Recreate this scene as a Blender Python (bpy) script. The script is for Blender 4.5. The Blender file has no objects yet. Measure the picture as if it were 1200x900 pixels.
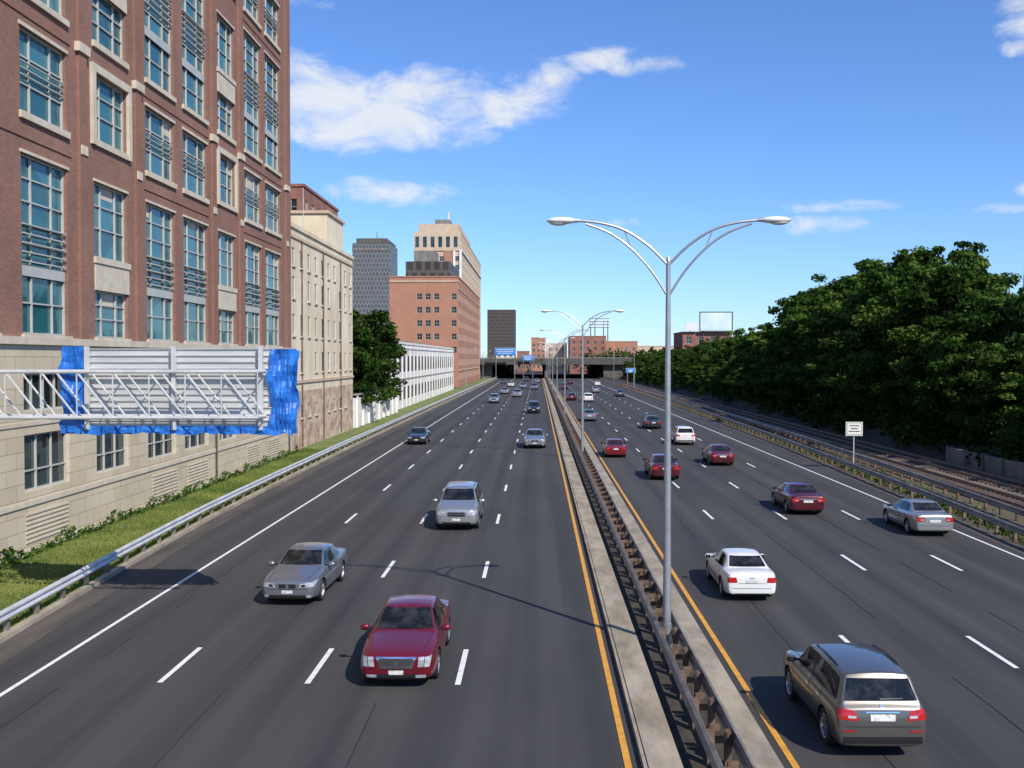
import bpy, bmesh, math, random
import numpy as np
from mathutils import Vector, Matrix
from mathutils.bvhtree import BVHTree
R = math.radians
random.seed(7)
scene = bpy.context.scene
COL = scene.collection

# ------------------------------------------------------------------ materials
def newmat(name):
    m = bpy.data.materials.new(name); m.use_nodes = True
    nt = m.node_tree
    return m, nt, nt.nodes['Principled BSDF']

def mat(name, c1, c2=None, scale=3.0, rough=0.8, metal=0.0, bump=0.0, bscale=None, stretch=(1,1,1), spec=0.5, coat=0.0, lo=0.35, hi=0.65):
    m, nt, b = newmat(name)
    b.inputs['Roughness'].default_value = rough
    b.inputs['Metallic'].default_value = metal
    b.inputs['Specular IOR Level'].default_value = spec
    b.inputs['Coat Weight'].default_value = coat
    b.inputs['Coat Roughness'].default_value = 0.03
    b.inputs['Base Color'].default_value = (*c1, 1)
    if c2 is not None or bump:
        tc = nt.nodes.new('ShaderNodeTexCoord')
        mp = nt.nodes.new('ShaderNodeMapping'); mp.inputs['Scale'].default_value = stretch
        nt.links.new(tc.outputs['Object'], mp.inputs['Vector'])
    if c2 is not None:
        n = nt.nodes.new('ShaderNodeTexNoise'); n.inputs['Scale'].default_value = scale
        n.inputs['Detail'].default_value = 6; n.inputs['Roughness'].default_value = 0.65
        nt.links.new(mp.outputs[0], n.inputs['Vector'])
        r = nt.nodes.new('ShaderNodeValToRGB')
        r.color_ramp.elements[0].position = lo; r.color_ramp.elements[1].position = hi
        r.color_ramp.elements[0].color = (*c1, 1); r.color_ramp.elements[1].color = (*c2, 1)
        nt.links.new(n.outputs['Fac'], r.inputs['Fac']); nt.links.new(r.outputs['Color'], b.inputs['Base Color'])
    if bump:
        n2 = nt.nodes.new('ShaderNodeTexNoise'); n2.inputs['Scale'].default_value = bscale or scale * 4
        n2.inputs['Detail'].default_value = 4
        nt.links.new(mp.outputs[0], n2.inputs['Vector'])
        bp = nt.nodes.new('ShaderNodeBump'); bp.inputs['Strength'].default_value = bump; bp.inputs['Distance'].default_value = 0.03
        nt.links.new(n2.outputs['Fac'], bp.inputs['Height']); nt.links.new(bp.outputs[0], b.inputs['Normal'])
    return m

def asphaltmat():
    m, nt, b = newmat('asphalt'); b.inputs['Roughness'].default_value=.82; b.inputs['Specular IOR Level'].default_value=.35
    tc = nt.nodes.new('ShaderNodeTexCoord')
    def noise(sc, st, det=5):
        mp = nt.nodes.new('ShaderNodeMapping'); mp.inputs['Scale'].default_value = st; nt.links.new(tc.outputs['Object'], mp.inputs['Vector'])
        n = nt.nodes.new('ShaderNodeTexNoise'); n.inputs['Scale'].default_value=sc; n.inputs['Detail'].default_value=det; nt.links.new(mp.outputs[0], n.inputs['Vector']); return n.outputs['Fac']
    def mt(op,a,c=None):
        n = nt.nodes.new('ShaderNodeMath'); n.operation=op
        for i,x in enumerate((a,c)):
            if x is None: continue
            if isinstance(x,(int,float)): n.inputs[i].default_value=x
            else: nt.links.new(x,n.inputs[i])
        return n.outputs[0]
    a=noise(1.0,(1.6,.02,1)); b_=noise(.35,(1,.25,1),8); c_=noise(38,(1,1,1),3)
    sp=nt.nodes.new('ShaderNodeSeparateXYZ'); nt.links.new(tc.outputs['Object'],sp.inputs[0])
    w_=mt('MULTIPLY',mt('SINE',mt('MULTIPLY',mt('ADD',sp.outputs[0],1.95),2*math.pi/1.84)),.06)
    s=mt('ADD',mt('ADD',mt('MULTIPLY',a,.5),mt('MULTIPLY',b_,.4)),mt('ADD',mt('MULTIPLY',c_,.3),w_))
    r = nt.nodes.new('ShaderNodeValToRGB'); e=r.color_ramp.elements
    e[0].position=.38; e[1].position=.82; e[0].color=(.033,.033,.034,1); e[1].color=(.080,.078,.075,1)
    nt.links.new(s,r.inputs[0]); nt.links.new(r.outputs[0],b.inputs['Base Color'])
    bp=nt.nodes.new('ShaderNodeBump'); bp.inputs['Strength'].default_value=.3; bp.inputs['Distance'].default_value=.02
    nt.links.new(c_,bp.inputs['Height']); nt.links.new(bp.outputs[0],b.inputs['Normal'])
    return m

def brickmat(name, c1, c2, mortar, bw, bh, ms=0.012, rough=0.85, stain=0.35):
    m, nt, b = newmat(name)
    b.inputs['Roughness'].default_value = rough
    b.inputs['Specular IOR Level'].default_value = 0.25
    tc = nt.nodes.new('ShaderNodeTexCoord'); sp = nt.nodes.new('ShaderNodeSeparateXYZ')
    nt.links.new(tc.outputs['Object'], sp.inputs[0])
    ad = nt.nodes.new('ShaderNodeMath'); nt.links.new(sp.outputs[0], ad.inputs[0]); nt.links.new(sp.outputs[1], ad.inputs[1])
    cb = nt.nodes.new('ShaderNodeCombineXYZ'); nt.links.new(ad.outputs[0], cb.inputs[0]); nt.links.new(sp.outputs[2], cb.inputs[1])
    bt = nt.nodes.new('ShaderNodeTexBrick'); bt.inputs['Scale'].default_value = 1
    bt.inputs['Brick Width'].default_value = bw; bt.inputs['Row Height'].default_value = bh
    bt.inputs['Mortar Size'].default_value = ms; bt.inputs['Mortar Smooth'].default_value = 0.2
    bt.inputs['Color1'].default_value = (*c1, 1); bt.inputs['Color2'].default_value = (*c2, 1); bt.inputs['Mortar'].default_value = (*mortar, 1)
    nt.links.new(cb.outputs[0], bt.inputs['Vector'])
    n = nt.nodes.new('ShaderNodeTexNoise'); n.inputs['Scale'].default_value = 0.25; n.inputs['Detail'].default_value = 7; n.inputs['Roughness'].default_value = 0.7
    nt.links.new(tc.outputs['Object'], n.inputs['Vector'])
    mr = nt.nodes.new('ShaderNodeMapRange'); mr.inputs['From Min'].default_value = .3; mr.inputs['From Max'].default_value = .7
    mr.inputs['To Min'].default_value = 1 - stain; mr.inputs['To Max'].default_value = 1 + stain * .5
    nt.links.new(n.outputs['Fac'], mr.inputs['Value'])
    mx = nt.nodes.new('ShaderNodeVectorMath'); mx.operation = 'SCALE'
    nt.links.new(bt.outputs['Color'], mx.inputs[0]); nt.links.new(mr.outputs[0], mx.inputs['Scale'])
    nt.links.new(mx.outputs[0], b.inputs['Base Color'])
    bp = nt.nodes.new('ShaderNodeBump'); bp.inputs['Strength'].default_value = .3; bp.inputs['Distance'].default_value = .02; bp.invert = True
    nt.links.new(bt.outputs['Fac'], bp.inputs['Height']); nt.links.new(bp.outputs[0], b.inputs['Normal'])
    return m

def glassmat(name, c1, c2, rough=0.06, spec=0.8):
    m, nt, b = newmat(name)
    b.inputs['Roughness'].default_value = rough; b.inputs['Specular IOR Level'].default_value = spec
    tc = nt.nodes.new('ShaderNodeTexCoord')
    v = nt.nodes.new('ShaderNodeTexVoronoi'); v.inputs['Scale'].default_value = 0.45
    nt.links.new(tc.outputs['Object'], v.inputs['Vector'])
    sp = nt.nodes.new('ShaderNodeSeparateColor'); nt.links.new(v.outputs['Color'], sp.inputs[0])
    r = nt.nodes.new('ShaderNodeValToRGB')
    r.color_ramp.elements[0].color = (*c1, 1); r.color_ramp.elements[1].color = (*c2, 1)
    nt.links.new(sp.outputs[0], r.inputs['Fac']); nt.links.new(r.outputs['Color'], b.inputs['Base Color'])
    n2 = nt.nodes.new('ShaderNodeTexNoise'); n2.inputs['Scale'].default_value = 0.7
    nt.links.new(tc.outputs['Object'], n2.inputs['Vector'])
    bp = nt.nodes.new('ShaderNodeBump'); bp.inputs['Strength'].default_value = .12; bp.inputs['Distance'].default_value = .1
    nt.links.new(n2.outputs['Fac'], bp.inputs['Height']); nt.links.new(bp.outputs[0], b.inputs['Normal'])
    return m

def leafmat(name, c1, c2, tr=.22):
    m = bpy.data.materials.new(name); m.use_nodes = True; nt = m.node_tree
    nt.nodes.clear()
    out = nt.nodes.new('ShaderNodeOutputMaterial'); d = nt.nodes.new('ShaderNodeBsdfDiffuse'); t = nt.nodes.new('ShaderNodeBsdfTranslucent')
    mx = nt.nodes.new('ShaderNodeMixShader'); mx.inputs[0].default_value = tr
    g = nt.nodes.new('ShaderNodeNewGeometry'); n = nt.nodes.new('ShaderNodeTexNoise'); n.inputs['Scale'].default_value = 0.3; n.inputs['Detail'].default_value = 4
    nt.links.new(g.outputs['Position'], n.inputs['Vector'])
    r = nt.nodes.new('ShaderNodeValToRGB'); r.color_ramp.elements[0].position = .38; r.color_ramp.elements[1].position = .62
    r.color_ramp.elements[0].color = (*c1, 1); r.color_ramp.elements[1].color = (*c2, 1)
    nt.links.new(n.outputs['Fac'], r.inputs[0])
    oi = nt.nodes.new('ShaderNodeObjectInfo'); mr = nt.nodes.new('ShaderNodeMapRange'); mr.inputs['To Min'].default_value=.68; mr.inputs['To Max'].default_value=1.2
    nt.links.new(oi.outputs['Random'],mr.inputs['Value'])
    sc = nt.nodes.new('ShaderNodeVectorMath'); sc.operation='SCALE'; nt.links.new(r.outputs[0],sc.inputs[0]); nt.links.new(mr.outputs[0],sc.inputs['Scale'])
    nt.links.new(sc.outputs[0], d.inputs[0]); nt.links.new(sc.outputs[0], t.inputs[0])
    nt.links.new(d.outputs[0], mx.inputs[1]); nt.links.new(t.outputs[0], mx.inputs[2]); nt.links.new(mx.outputs[0], out.inputs[0])
    return m

M = {}
M['asphalt'] = asphaltmat()
M['shoulder'] = mat('shoulder_asphalt', (0.055,0.05,0.044), (0.12,0.10,0.08), scale=1.2, rough=0.95, bump=0.3, bscale=40, stretch=(1,.12,1))
M['white'] = mat('white_road_paint', (0.5,0.5,0.49), (0.82,0.82,0.8), scale=5, rough=0.6, lo=.25, hi=.5)
M['yellow'] = mat('yellow_road_paint', (0.58,0.27,0.03), (0.78,0.39,0.04), scale=4, rough=0.6)
M['seal'] = mat('crack_sealant', (0.018,0.018,0.018), (0.03,0.03,0.03), scale=2, rough=.6)
M['ground'] = mat('ground_soil', (0.06,0.065,0.035), (0.14,0.115,0.08), scale=0.08, rough=1, bump=.3, bscale=4)
M['grass'] = mat('grass_turf', (0.09,0.13,0.03), (0.21,0.24,0.07), scale=.8, rough=1, bump=.6, bscale=20)
M['blade'] = leafmat('grass_blade', (0.11,0.17,0.035), (0.26,0.29,0.08),.3)
M['concrete'] = mat('concrete_weathered', (0.23,0.195,0.145), (0.43,0.375,0.29), scale=1.5, rough=.9, bump=.3, bscale=25, stretch=(1,.35,1))
M['concrete_d'] = mat('concrete_dark', (0.07,0.068,0.06), (0.15,0.14,0.125), scale=.6, rough=.95, bump=.3)
M['concrete_l'] = mat('concrete_grey', (0.14,0.135,0.12), (0.26,0.245,0.215), scale=.8, rough=.95, bump=.3, stretch=(1,1,.4))
M['dirt'] = mat('median_dirt', (0.03,0.027,0.022), (0.075,0.062,0.045), scale=2.5, rough=1, bump=.5)
M['galv'] = mat('galvanised_steel', (0.52,0.53,0.53), (0.70,0.71,0.71), scale=1.2, rough=.5, metal=.3)
M['galvd'] = mat('dull_steel', (0.18,0.16,0.14), (0.36,0.33,0.29), scale=1.2, rough=.55, metal=.45)
M['rust'] = mat('rusty_steel', (0.10,0.06,0.04), (0.24,0.16,0.11), scale=3, rough=.8, metal=.2)
M['pole'] = mat('pole_aluminium', (0.36,0.38,0.40), (0.46,0.48,0.50), scale=2, rough=.4, metal=.6)
M['lampwhite'] = mat('lamp_housing', (0.75,0.75,0.74), rough=.4)
M['lampglass'] = mat('lamp_lens', (0.8,0.78,0.68), rough=.15)
M['brick'] = brickmat('brown_brick', (0.25,0.112,0.078), (0.33,0.155,0.108), (0.27,0.20,0.16), .22, .075, .010, stain=.22)
M['brick2'] = brickmat('orange_brick', (0.42,0.185,0.11), (0.48,0.225,0.14), (0.37,0.27,0.21), .3, .1, .01, stain=.15)
M['brick3'] = brickmat('red_brick', (0.31,0.12,0.09), (0.36,0.15,0.11), (0.27,0.20,0.17), .3, .1, .01)
M['stone'] = brickmat('limestone_blocks', (0.55,0.47,0.33), (0.61,0.525,0.38), (0.32,0.26,0.19), 1.5, .62, .014, stain=.17)
M['trim'] = mat('limestone_trim', (0.52,0.45,0.34), (0.64,0.57,0.45), scale=1.2, rough=.8)
M['frame'] = mat('window_frame', (0.42,0.43,0.39), (0.50,0.50,0.46), scale=2, rough=.5)
M['teal'] = glassmat('teal_glass', (0.015,0.085,0.10), (0.05,0.20,0.23), spec=.65)
M['dglass'] = glassmat('dark_glass', (0.012,0.02,0.02), (0.05,0.075,0.075), spec=.6)
M['cream'] = mat('cream_stucco', (0.62,0.51,0.35), (0.80,0.71,0.54), scale=.35, rough=.9, bump=.3, stretch=(1,1,.4))
M['rubble'] = mat('stained_stone', (0.34,0.20,0.15), (0.66,0.54,0.40), scale=.7, rough=.95, bump=.6, stretch=(1,1,1.5))
M['tan'] = mat('tan_cladding', (0.52,0.39,0.27), (0.62,0.49,0.36), scale=.5, rough=.8)
M['whitewall'] = mat('white_painted_wall', (0.68,0.66,0.62), (0.82,0.80,0.76), scale=.4, rough=.8)
M['roof'] = mat('roof_gravel', (0.14,0.13,0.12), (0.22,0.2,0.18), scale=2, rough=1)
M['towerglass'] = brickmat('grey_curtain_wall', (0.085,0.095,0.105), (0.11,0.12,0.13), (0.19,0.195,0.20), 3.0, 4.0, .5, rough=.45, stain=.1)
M['darktower'] = brickmat('dark_curtain_wall', (0.045,0.04,0.04), (0.06,0.052,0.05), (0.11,0.095,0.085), 2.5, 3.6, .5, rough=.5, stain=.1)
M['black'] = mat('black_trim', (0.015,0.015,0.016), rough=.5)
M['tyre'] = mat('tyre_rubber', (0.018,0.018,0.018), rough=.85)
M['rim'] = mat('alloy_rim', (0.5,0.5,0.51), rough=.3, metal=.8)
M['carglass'] = mat('car_glass', (0.008,0.010,0.011), (0.035,0.036,0.036), scale=2.6, rough=.03, spec=.45, lo=.45, hi=.62)
M['headlamp'] = mat('headlamp_lens', (0.62,0.65,0.68), (0.35,0.37,0.4), scale=9, rough=.08, spec=.8, metal=.3)
M['taillamp'] = mat('taillamp_lens', (0.45,0.012,0.012), rough=.12, spec=.7)
M['plate'] = mat('licence_plate', (0.72,0.72,0.7), (0.35,0.3,0.35), scale=14, rough=.5, lo=.5, hi=.62)
M['chrome'] = mat('chrome', (0.75,0.75,0.76), rough=.15, metal=1)
M['tarp'] = mat('blue_tarpaulin', (0.008,0.09,0.42), (0.03,0.22,0.72), scale=2.5, rough=.4, bump=1, bscale=5)
M['alu'] = mat('sign_back_aluminium', (0.50,0.50,0.49), (0.70,0.70,0.68), scale=1.0, rough=.5, metal=.3, stretch=(.3,1,4))
M['signwhite'] = mat('sign_white', (0.75,0.75,0.72), rough=.5)
M['bark'] = mat('bark', (0.06,0.045,0.032), (0.13,0.10,0.075), scale=5, rough=1, bump=.6)
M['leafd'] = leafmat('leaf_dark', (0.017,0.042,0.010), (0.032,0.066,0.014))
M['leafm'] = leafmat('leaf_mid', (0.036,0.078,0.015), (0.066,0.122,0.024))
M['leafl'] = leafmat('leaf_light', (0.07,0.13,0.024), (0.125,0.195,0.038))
M['ballast'] = mat('ballast', (0.10,0.08,0.06), (0.24,0.20,0.16), scale=6, rough=1, bump=.7)
M['rail'] = mat('rail_steel', (0.22,0.15,0.11), (0.32,0.24,0.2), scale=3, rough=.5, metal=.5)
M['sleeper'] = mat('timber_sleeper', (0.06,0.045,0.035), (0.13,0.10,0.08), scale=4, rough=1)
M['bluesign'] = mat('blue_sign_face', (0.02,0.16,0.5), (0.05,0.3,0.7), scale=.8, rough=.5)
M['cyan'] = mat('billboard_face', (0.50,0.70,0.74), (0.78,0.84,0.85), scale=.15, rough=.5)
M['darksteel'] = mat('dark_steel', (0.05,0.055,0.05), (0.09,0.09,0.08), scale=1, rough=.7)

# ------------------------------------------------------------------ mesh builder
class MB:
    def __init__(s): s.v=[]; s.f=[]; s.m=[]; s.mats=[]
    def mi(s, k):
        if k not in s.mats: s.mats.append(k)
        return s.mats.index(k)
    def face(s, pts, k):
        b=len(s.v); s.v += [tuple(p) for p in pts]; s.f.append(tuple(range(b,b+len(pts)))); s.m.append(s.mi(k))
    def box(s, x0,x1,y0,y1,z0,z1,k):
        s.obox(Vector((x0,y0,z0)),Vector((x1-x0,0,0)),Vector((0,y1-y0,0)),Vector((0,0,z1-z0)),k)
    def obox(s, o,a,b,c,k):
        n=len(s.v); o=Vector(o)
        for p in (o,o+a,o+a+b,o+b,o+c,o+a+c,o+a+b+c,o+b+c): s.v.append(tuple(p))
        mi=s.mi(k)
        for q in ((0,3,2,1),(4,5,6,7),(0,1,5,4),(1,2,6,5),(2,3,7,6),(3,0,4,7)):
            s.f.append(tuple(n+i for i in q)); s.m.append(mi)
    def tube(s, path, rad, k, n=8, cap=True):
        path=[Vector(p) for p in path]
        if not isinstance(rad,(list,tuple)): rad=[rad]*len(path)
        b=len(s.v); mi=s.mi(k)
        for i,p in enumerate(path):
            t=(path[min(i+1,len(path)-1)]-path[max(i-1,0)]).normalized()
            u=t.cross(Vector((0,1,0)))
            if u.length<.1: u=t.cross(Vector((1,0,0)))
            u.normalize(); w=t.cross(u)
            for j in range(n):
                a=2*math.pi*j/n; q=p+(u*math.cos(a)+w*math.sin(a))*rad[i]; s.v.append(tuple(q))
        for i in range(len(path)-1):
            for j in range(n):
                s.f.append((b+i*n+j,b+i*n+(j+1)%n,b+(i+1)*n+(j+1)%n,b+(i+1)*n+j)); s.m.append(mi)
        if cap:
            s.f.append(tuple(b+j for j in range(n))[::-1]); s.m.append(mi)
            e=b+(len(path)-1)*n; s.f.append(tuple(e+j for j in range(n))); s.m.append(mi)
    def ell(s, c, r, k, nu=14, nv=8):
        b=len(s.v); mi=s.mi(k)
        for i in range(nv+1):
            ph=math.pi*i/nv
            for j in range(nu):
                th=2*math.pi*j/nu
                s.v.append((c[0]+r[0]*math.sin(ph)*math.cos(th),c[1]+r[1]*math.sin(ph)*math.sin(th),c[2]+r[2]*math.cos(ph)))
        for i in range(nv):
            for j in range(nu):
                s.f.append((b+i*nu+j,b+(i+1)*nu+j,b+(i+1)*nu+(j+1)%nu,b+i*nu+(j+1)%nu)); s.m.append(mi)
    def mesh(s, name, smooth=False, angle=None):
        me=bpy.data.meshes.new(name); me.from_pydata(s.v,[],s.f)
        for k in s.mats: me.materials.append(M[k])
        me.polygons.foreach_set('material_index', s.m)
        if smooth or angle:
            me.polygons.foreach_set('use_smooth',[True]*len(s.f))
        me.update()
        if angle: me.set_sharp_from_angle(angle=angle)
        return me
    def obj(s, name, parent=None, smooth=False, angle=None, loc=None):
        o=bpy.data.objects.new(name, s.mesh(name,smooth,angle)); COL.objects.link(o)
        if parent: o.parent=parent
        if loc: o.location=loc
        return o

def group(name, loc=(0,0,0)):
    e=bpy.data.objects.new(name,None); e.location=loc; e.empty_display_size=.5; COL.objects.link(e); return e

def interp(tab, y):
    if y<=tab[0][0]: return tab[0][1]
    for (a,b),(c,d) in zip(tab,tab[1:]):
        if y<=c: return b+(d-b)*(y-a)/(c-a)
    return tab[-1][1]
LEFT=[(-40,-14.3),(24,-14.75),(28.6,-15.05),(39,-15.65),(48,-16.1),(60,-16.35),(86,-16.6),(160,-16.6),(450,-15.9)]
RIGHT=[(-40,20.3),(30,20.3),(45,20.7),(55,21.2),(70,21.7),(95,22.5),(160,23.4),(450,24.5)]
YS=[-40,0,15,24,28,33,38,44,50,57,64,72,80,88,95,110,125,140,160,200,250,300,350,400,450,700]

# ------------------------------------------------------------------ ground, road
g=MB(); g.face([(-4000,-1500,-0.02),(4000,-1500,-0.02),(4000,7000,-0.02),(-4000,7000,-0.02)],'ground'); g.obj('ground')
r=MB()
for a,b in zip(YS,YS[1:]):
    r.face([(interp(LEFT,a),a,.012),(2.05,a,.012),(2.05,b,.012),(interp(LEFT,b),b,.012)],'asphalt')
    r.face([(4.75,a,.012),(interp(RIGHT,a)-.1,a,.012),(interp(RIGHT,b)-.1,b,.012),(4.75,b,.012)],'asphalt')
r.obj('road')
sh=MB()
for a,b in zip(YS,YS[1:]):
    la,lb=interp(LEFT,a),interp(LEFT,b)
    sh.face([(la+.0,a,.018),(la+.9,a,.018),(lb+.9,b,.018),(lb+.0,b,.018)],'shoulder')
    la,lb=interp(RIGHT,a),interp(RIGHT,b)
    sh.face([(la-.8,a,.018),(la-.1,a,.018),(lb-.1,b,.018),(lb-.8,b,.018)],'shoulder')
sh.obj('road_shoulder')
mk=MB()
def line(x,w,k,y0=-30,y1=450,z=.026):
    y=y0
    while y<y1:
        e=min(y+20,y1); mk.face([(x-w/2,y,z),(x+w/2,y,z),(x+w/2,e,z),(x-w/2,e,z)],k); y=e
line(1.78,.14,'yellow'); line(5.05,.14,'yellow'); line(-12.72,.13,'white'); line(19.35,.13,'white')
for x in (-1.95,-5.65,-9.3):
    for k in range(-3,34):
        y=24.8+12.2*k; mk.face([(x-.07,y,.026),(x+.07,y,.026),(x+.07,y+3.05,.026),(x-.07,y+3.05,.026)],'white')
for x in (8.72,12.35,15.95):
    for k in range(-3,34):
        y=26.5+12.2*k; mk.face([(x-.07,y,.026),(x+.07,y,.026),(x+.07,y+3.05,.026),(x-.07,y+3.05,.026)],'white')
# paving seams with wandering sealant
rg=random.Random(2)
for x in (-3.75,-7.5,-11.6,7.0,10.4,14.2):
    y=-10; px=x
    while y<160:
        e=y+rg.uniform(1.5,3); nx=x+rg.uniform(-.03,.03)
        if rg.random()<.8: mk.face([(px-.012,y,.0215),(px+.012,y,.0215),(nx+.012,e,.0215),(nx-.012,e,.0215)],'seal')
        px=nx; y=e
mk.obj('road_markings')

kb=MB(); vg=MB()
for a,b in zip(YS[:-1],YS[1:]):
    if a>=450: break
    la,lb=interp(LEFT,a),interp(LEFT,b)
    o=Vector((la-.25,a,0)); kb.obox(o,Vector((.25,0,0)),Vector((lb-la,b-a,0)),Vector((0,0,.16)),'concrete')
    vg.face([(-21,a,.34),(la-.25,a,.12),(lb-.25,b,.12),(-21,b,.34)],'grass')
kb.obj('kerb'); vg.obj('grass_verge')
gb=MB(); rng=random.Random(3)
for i in range(42000):
    y=27+60*rng.random()**1.5; L_=interp(LEFT,y)-.3
    x=-19.95+(L_+19.95)*rng.random(); z=.34-.22*(x+21)/(L_+21)
    h=.04+.11*rng.random()**2; a=rng.random()*6.28; w=.02+.02*rng.random(); lx,ly=rng.uniform(-.05,.05),rng.uniform(-.05,.05)
    gb.face([(x-w*math.cos(a),y-w*math.sin(a),z-.01),(x+w*math.cos(a),y+w*math.sin(a),z-.01),(x+lx,y+ly,z+h)],'blade')
gb.obj('grass')
def weeds(name,n,fx,y0,y1,hh,keys,seed,zb=.03):
    w=MB(); rg=random.Random(seed)
    for i in range(n):
        y=y0+(y1-y0)*rg.random()**1.4; x=fx(y,rg)
        s=.05+.09*rg.random(); z=hh*rg.random()**1.5*(0.3+.7*abs(math.sin(y*.7)+math.sin(y*1.9+x))/2)
        n1=Vector((rg.gauss(0,1),rg.gauss(0,1),rg.gauss(0,1))).normalized(); u=n1.orthogonal().normalized()*s; v=n1.cross(u)
        c=Vector((x,y,z+zb)); w.face([c-u,c-v*.6,c+u,c+v*.6],rg.choice(keys))
    return w.obj(name)
weeds('weeds',7000,lambda y,r:interp(RIGHT,y)+.2+1.6*abs(r.gauss(0,.5)),36,200,.4,['leafm','leafd','blade'],5)
weeds('weeds',3000,lambda y,r:-19.95+.35*r.random()**2,30,84,.6,['leafm','leafl','leafd'],6,.3)

# median
md=MB()
md.box(2.05,2.12,-40,450,-.01,.15,'concrete')
y=-40
while y<450:
    L=6.0
    md.box(2.14,2.80,y,y+L-.03,-.01,.17,'concrete'); md.box(4.12,4.72,y,y+L-.03,-.01,.17,'concrete'); y+=L
md.face([(2.80,-40,.05),(4.12,-40,.05),(4.12,450,.05),(2.80,450,.05)],'dirt')
md.obj('median_kerb')
WB=[(0,.44),(.07,.49),(.08,.53),(.01,.60),(.01,.63),(.08,.70),(.07,.74),(0,.79)]
def guardrail(name, path, side, k, kp, dz=0, post=2.0, h=.79):
    m=MB(); rings=[]
    for x,y in path:
        rings.append([(x+side*a,y,z+dz) for a,z in WB]+[(x+side*(a-.012),y,z+dz) for a,z in WB[::-1]])
    for A,B in zip(rings,rings[1:]):
        n=len(A)
        for i in range(n):
            j=(i+1)%n; m.face([A[i],A[j],B[j],B[i]],k)
    def fx(y):
        return interp([(b,a) for a,b in path],y)
    y=path[0][1]+1
    while y<min(path[-1][1],300):
        x=fx(y)
        m.box(min(x-side*.03,x-side*.17),max(x-side*.03,x-side*.17),y-.07,y+.07,0,h+dz-.06,kp)
        m.box(min(x-side*.005,x-side*.14),max(x-side*.005,x-side*.14),y-.1,y+.1,.48+dz,.74+dz,kp)
        y+=post
    return m.obj(name)
lp=[(interp(LEFT,y)+(-.05),y) for y in YS if y<=450]
guardrail('guardrail',[(x-.1,y) for x,y in lp],1,'galv','galvd',dz=.06)
rp=[(interp(RIGHT,y),y) for y in YS if y<=450]
guardrail('guardrail',rp,-1,'galvd','rust')
guardrail('guardrail',[(x+2.6,y) for x,y in rp],-1,'galvd','rust',dz=-.1)
dm=[(3.28,y) for y in YS if y<=450]
guardrail('median_guardrail',dm,-1,'galvd','rust',post=1.9)
guardrail('median_guardrail',[(3.82,y) for x,y in dm],1,'galvd','rust',post=1.9)
mm=MB(); y=-10
while y<260:
    mm.box(3.46,3.66,y,y+.12,.55,.66,'rust'); mm.box(3.31,3.80,y+.01,y+.1,.30,.42,'rust'); y+=1.9
mm.obj('guardrail_spreader')

# ------------------------------------------------------------------ street lamps
def lamp_mesh():
    m=MB()
    m.box(-.2,.2,-.2,.2,0,.1,'concrete')
    m.tube([(0,0,.1),(0,0,.7)],[.15,.13],'pole',12)
    m.tube([(0,0,.1),(0,0,5),(0,0,10.62)],[.115,.095,.06],'pole',12)
    m.tube([(0,0,10.6),(0,0,10.72)],[.07,.03],'pole',10)
    def sm(P,n=4):
        out=[]
        P=[Vector(p) for p in P]; Q=[P[0]]+P+[P[-1]]
        for i in range(1,len(Q)-2):
            for j in range(n):
                t=j/n; a,b,c,d=Q[i-1],Q[i],Q[i+1],Q[i+2]
                out.append(.5*((2*b)+(c-a)*t+(2*a-5*b+4*c-d)*t*t+(3*b-a-3*c+d)*t**3))
        return out+[P[-1]]
    for s in (-1,1):
        up=[(0,0,10.48),(s*.55,0,11.02),(s*1.2,0,11.44),(s*1.85,0,11.63),(s*2.5,0,11.70)]
        lo=[(0,0,9.62),(s*.45,0,10.32),(s*1.0,0,10.93),(s*1.6,0,11.36),(s*2.25,0,11.61)]
        m.tube(sm(up),.036,'pole',8); m.tube(sm(lo),.032,'pole',8)
        m.tube([up[2],lo[2]],.018,'pole',6)
        m.tube([(s*2.4,0,11.70),(s*2.62,0,11.70)],[.045,.07],'pole',8)
        m.ell((s*2.90,0,11.70),(.42,.17,.10),'lampwhite'); m.ell((s*2.98,0,11.655),(.27,.13,.095),'lampglass')
    return m.mesh('street_lamp',angle=R(40))
lm=lamp_mesh()
for k in range(8):
    o=bpy.data.objects.new('street_lamp',lm); o.location=(3.55,28+53*k,.05); COL.objects.link(o)

def pole1(x,y,h,arm):
    m=MB(); m.tube([(0,0,0),(0,0,h)],[.11,.06],'pole',8)
    m.tube([(0,0,h-.3),(arm*.4,0,h+.2),(arm,0,h+.3)],.035,'pole',6); m.ell((arm*1.15,0,h+.3),(.35,.14,.09),'lampwhite',10,6)
    m.obj('roadside_lamp',loc=(x,y,.1),angle=R(40))
pole1(-17.8,255,10,2); pole1(-17.6,330,10,2); pole1(24.5,330,10,-2); pole1(24.5,260,10,-2)

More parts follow.
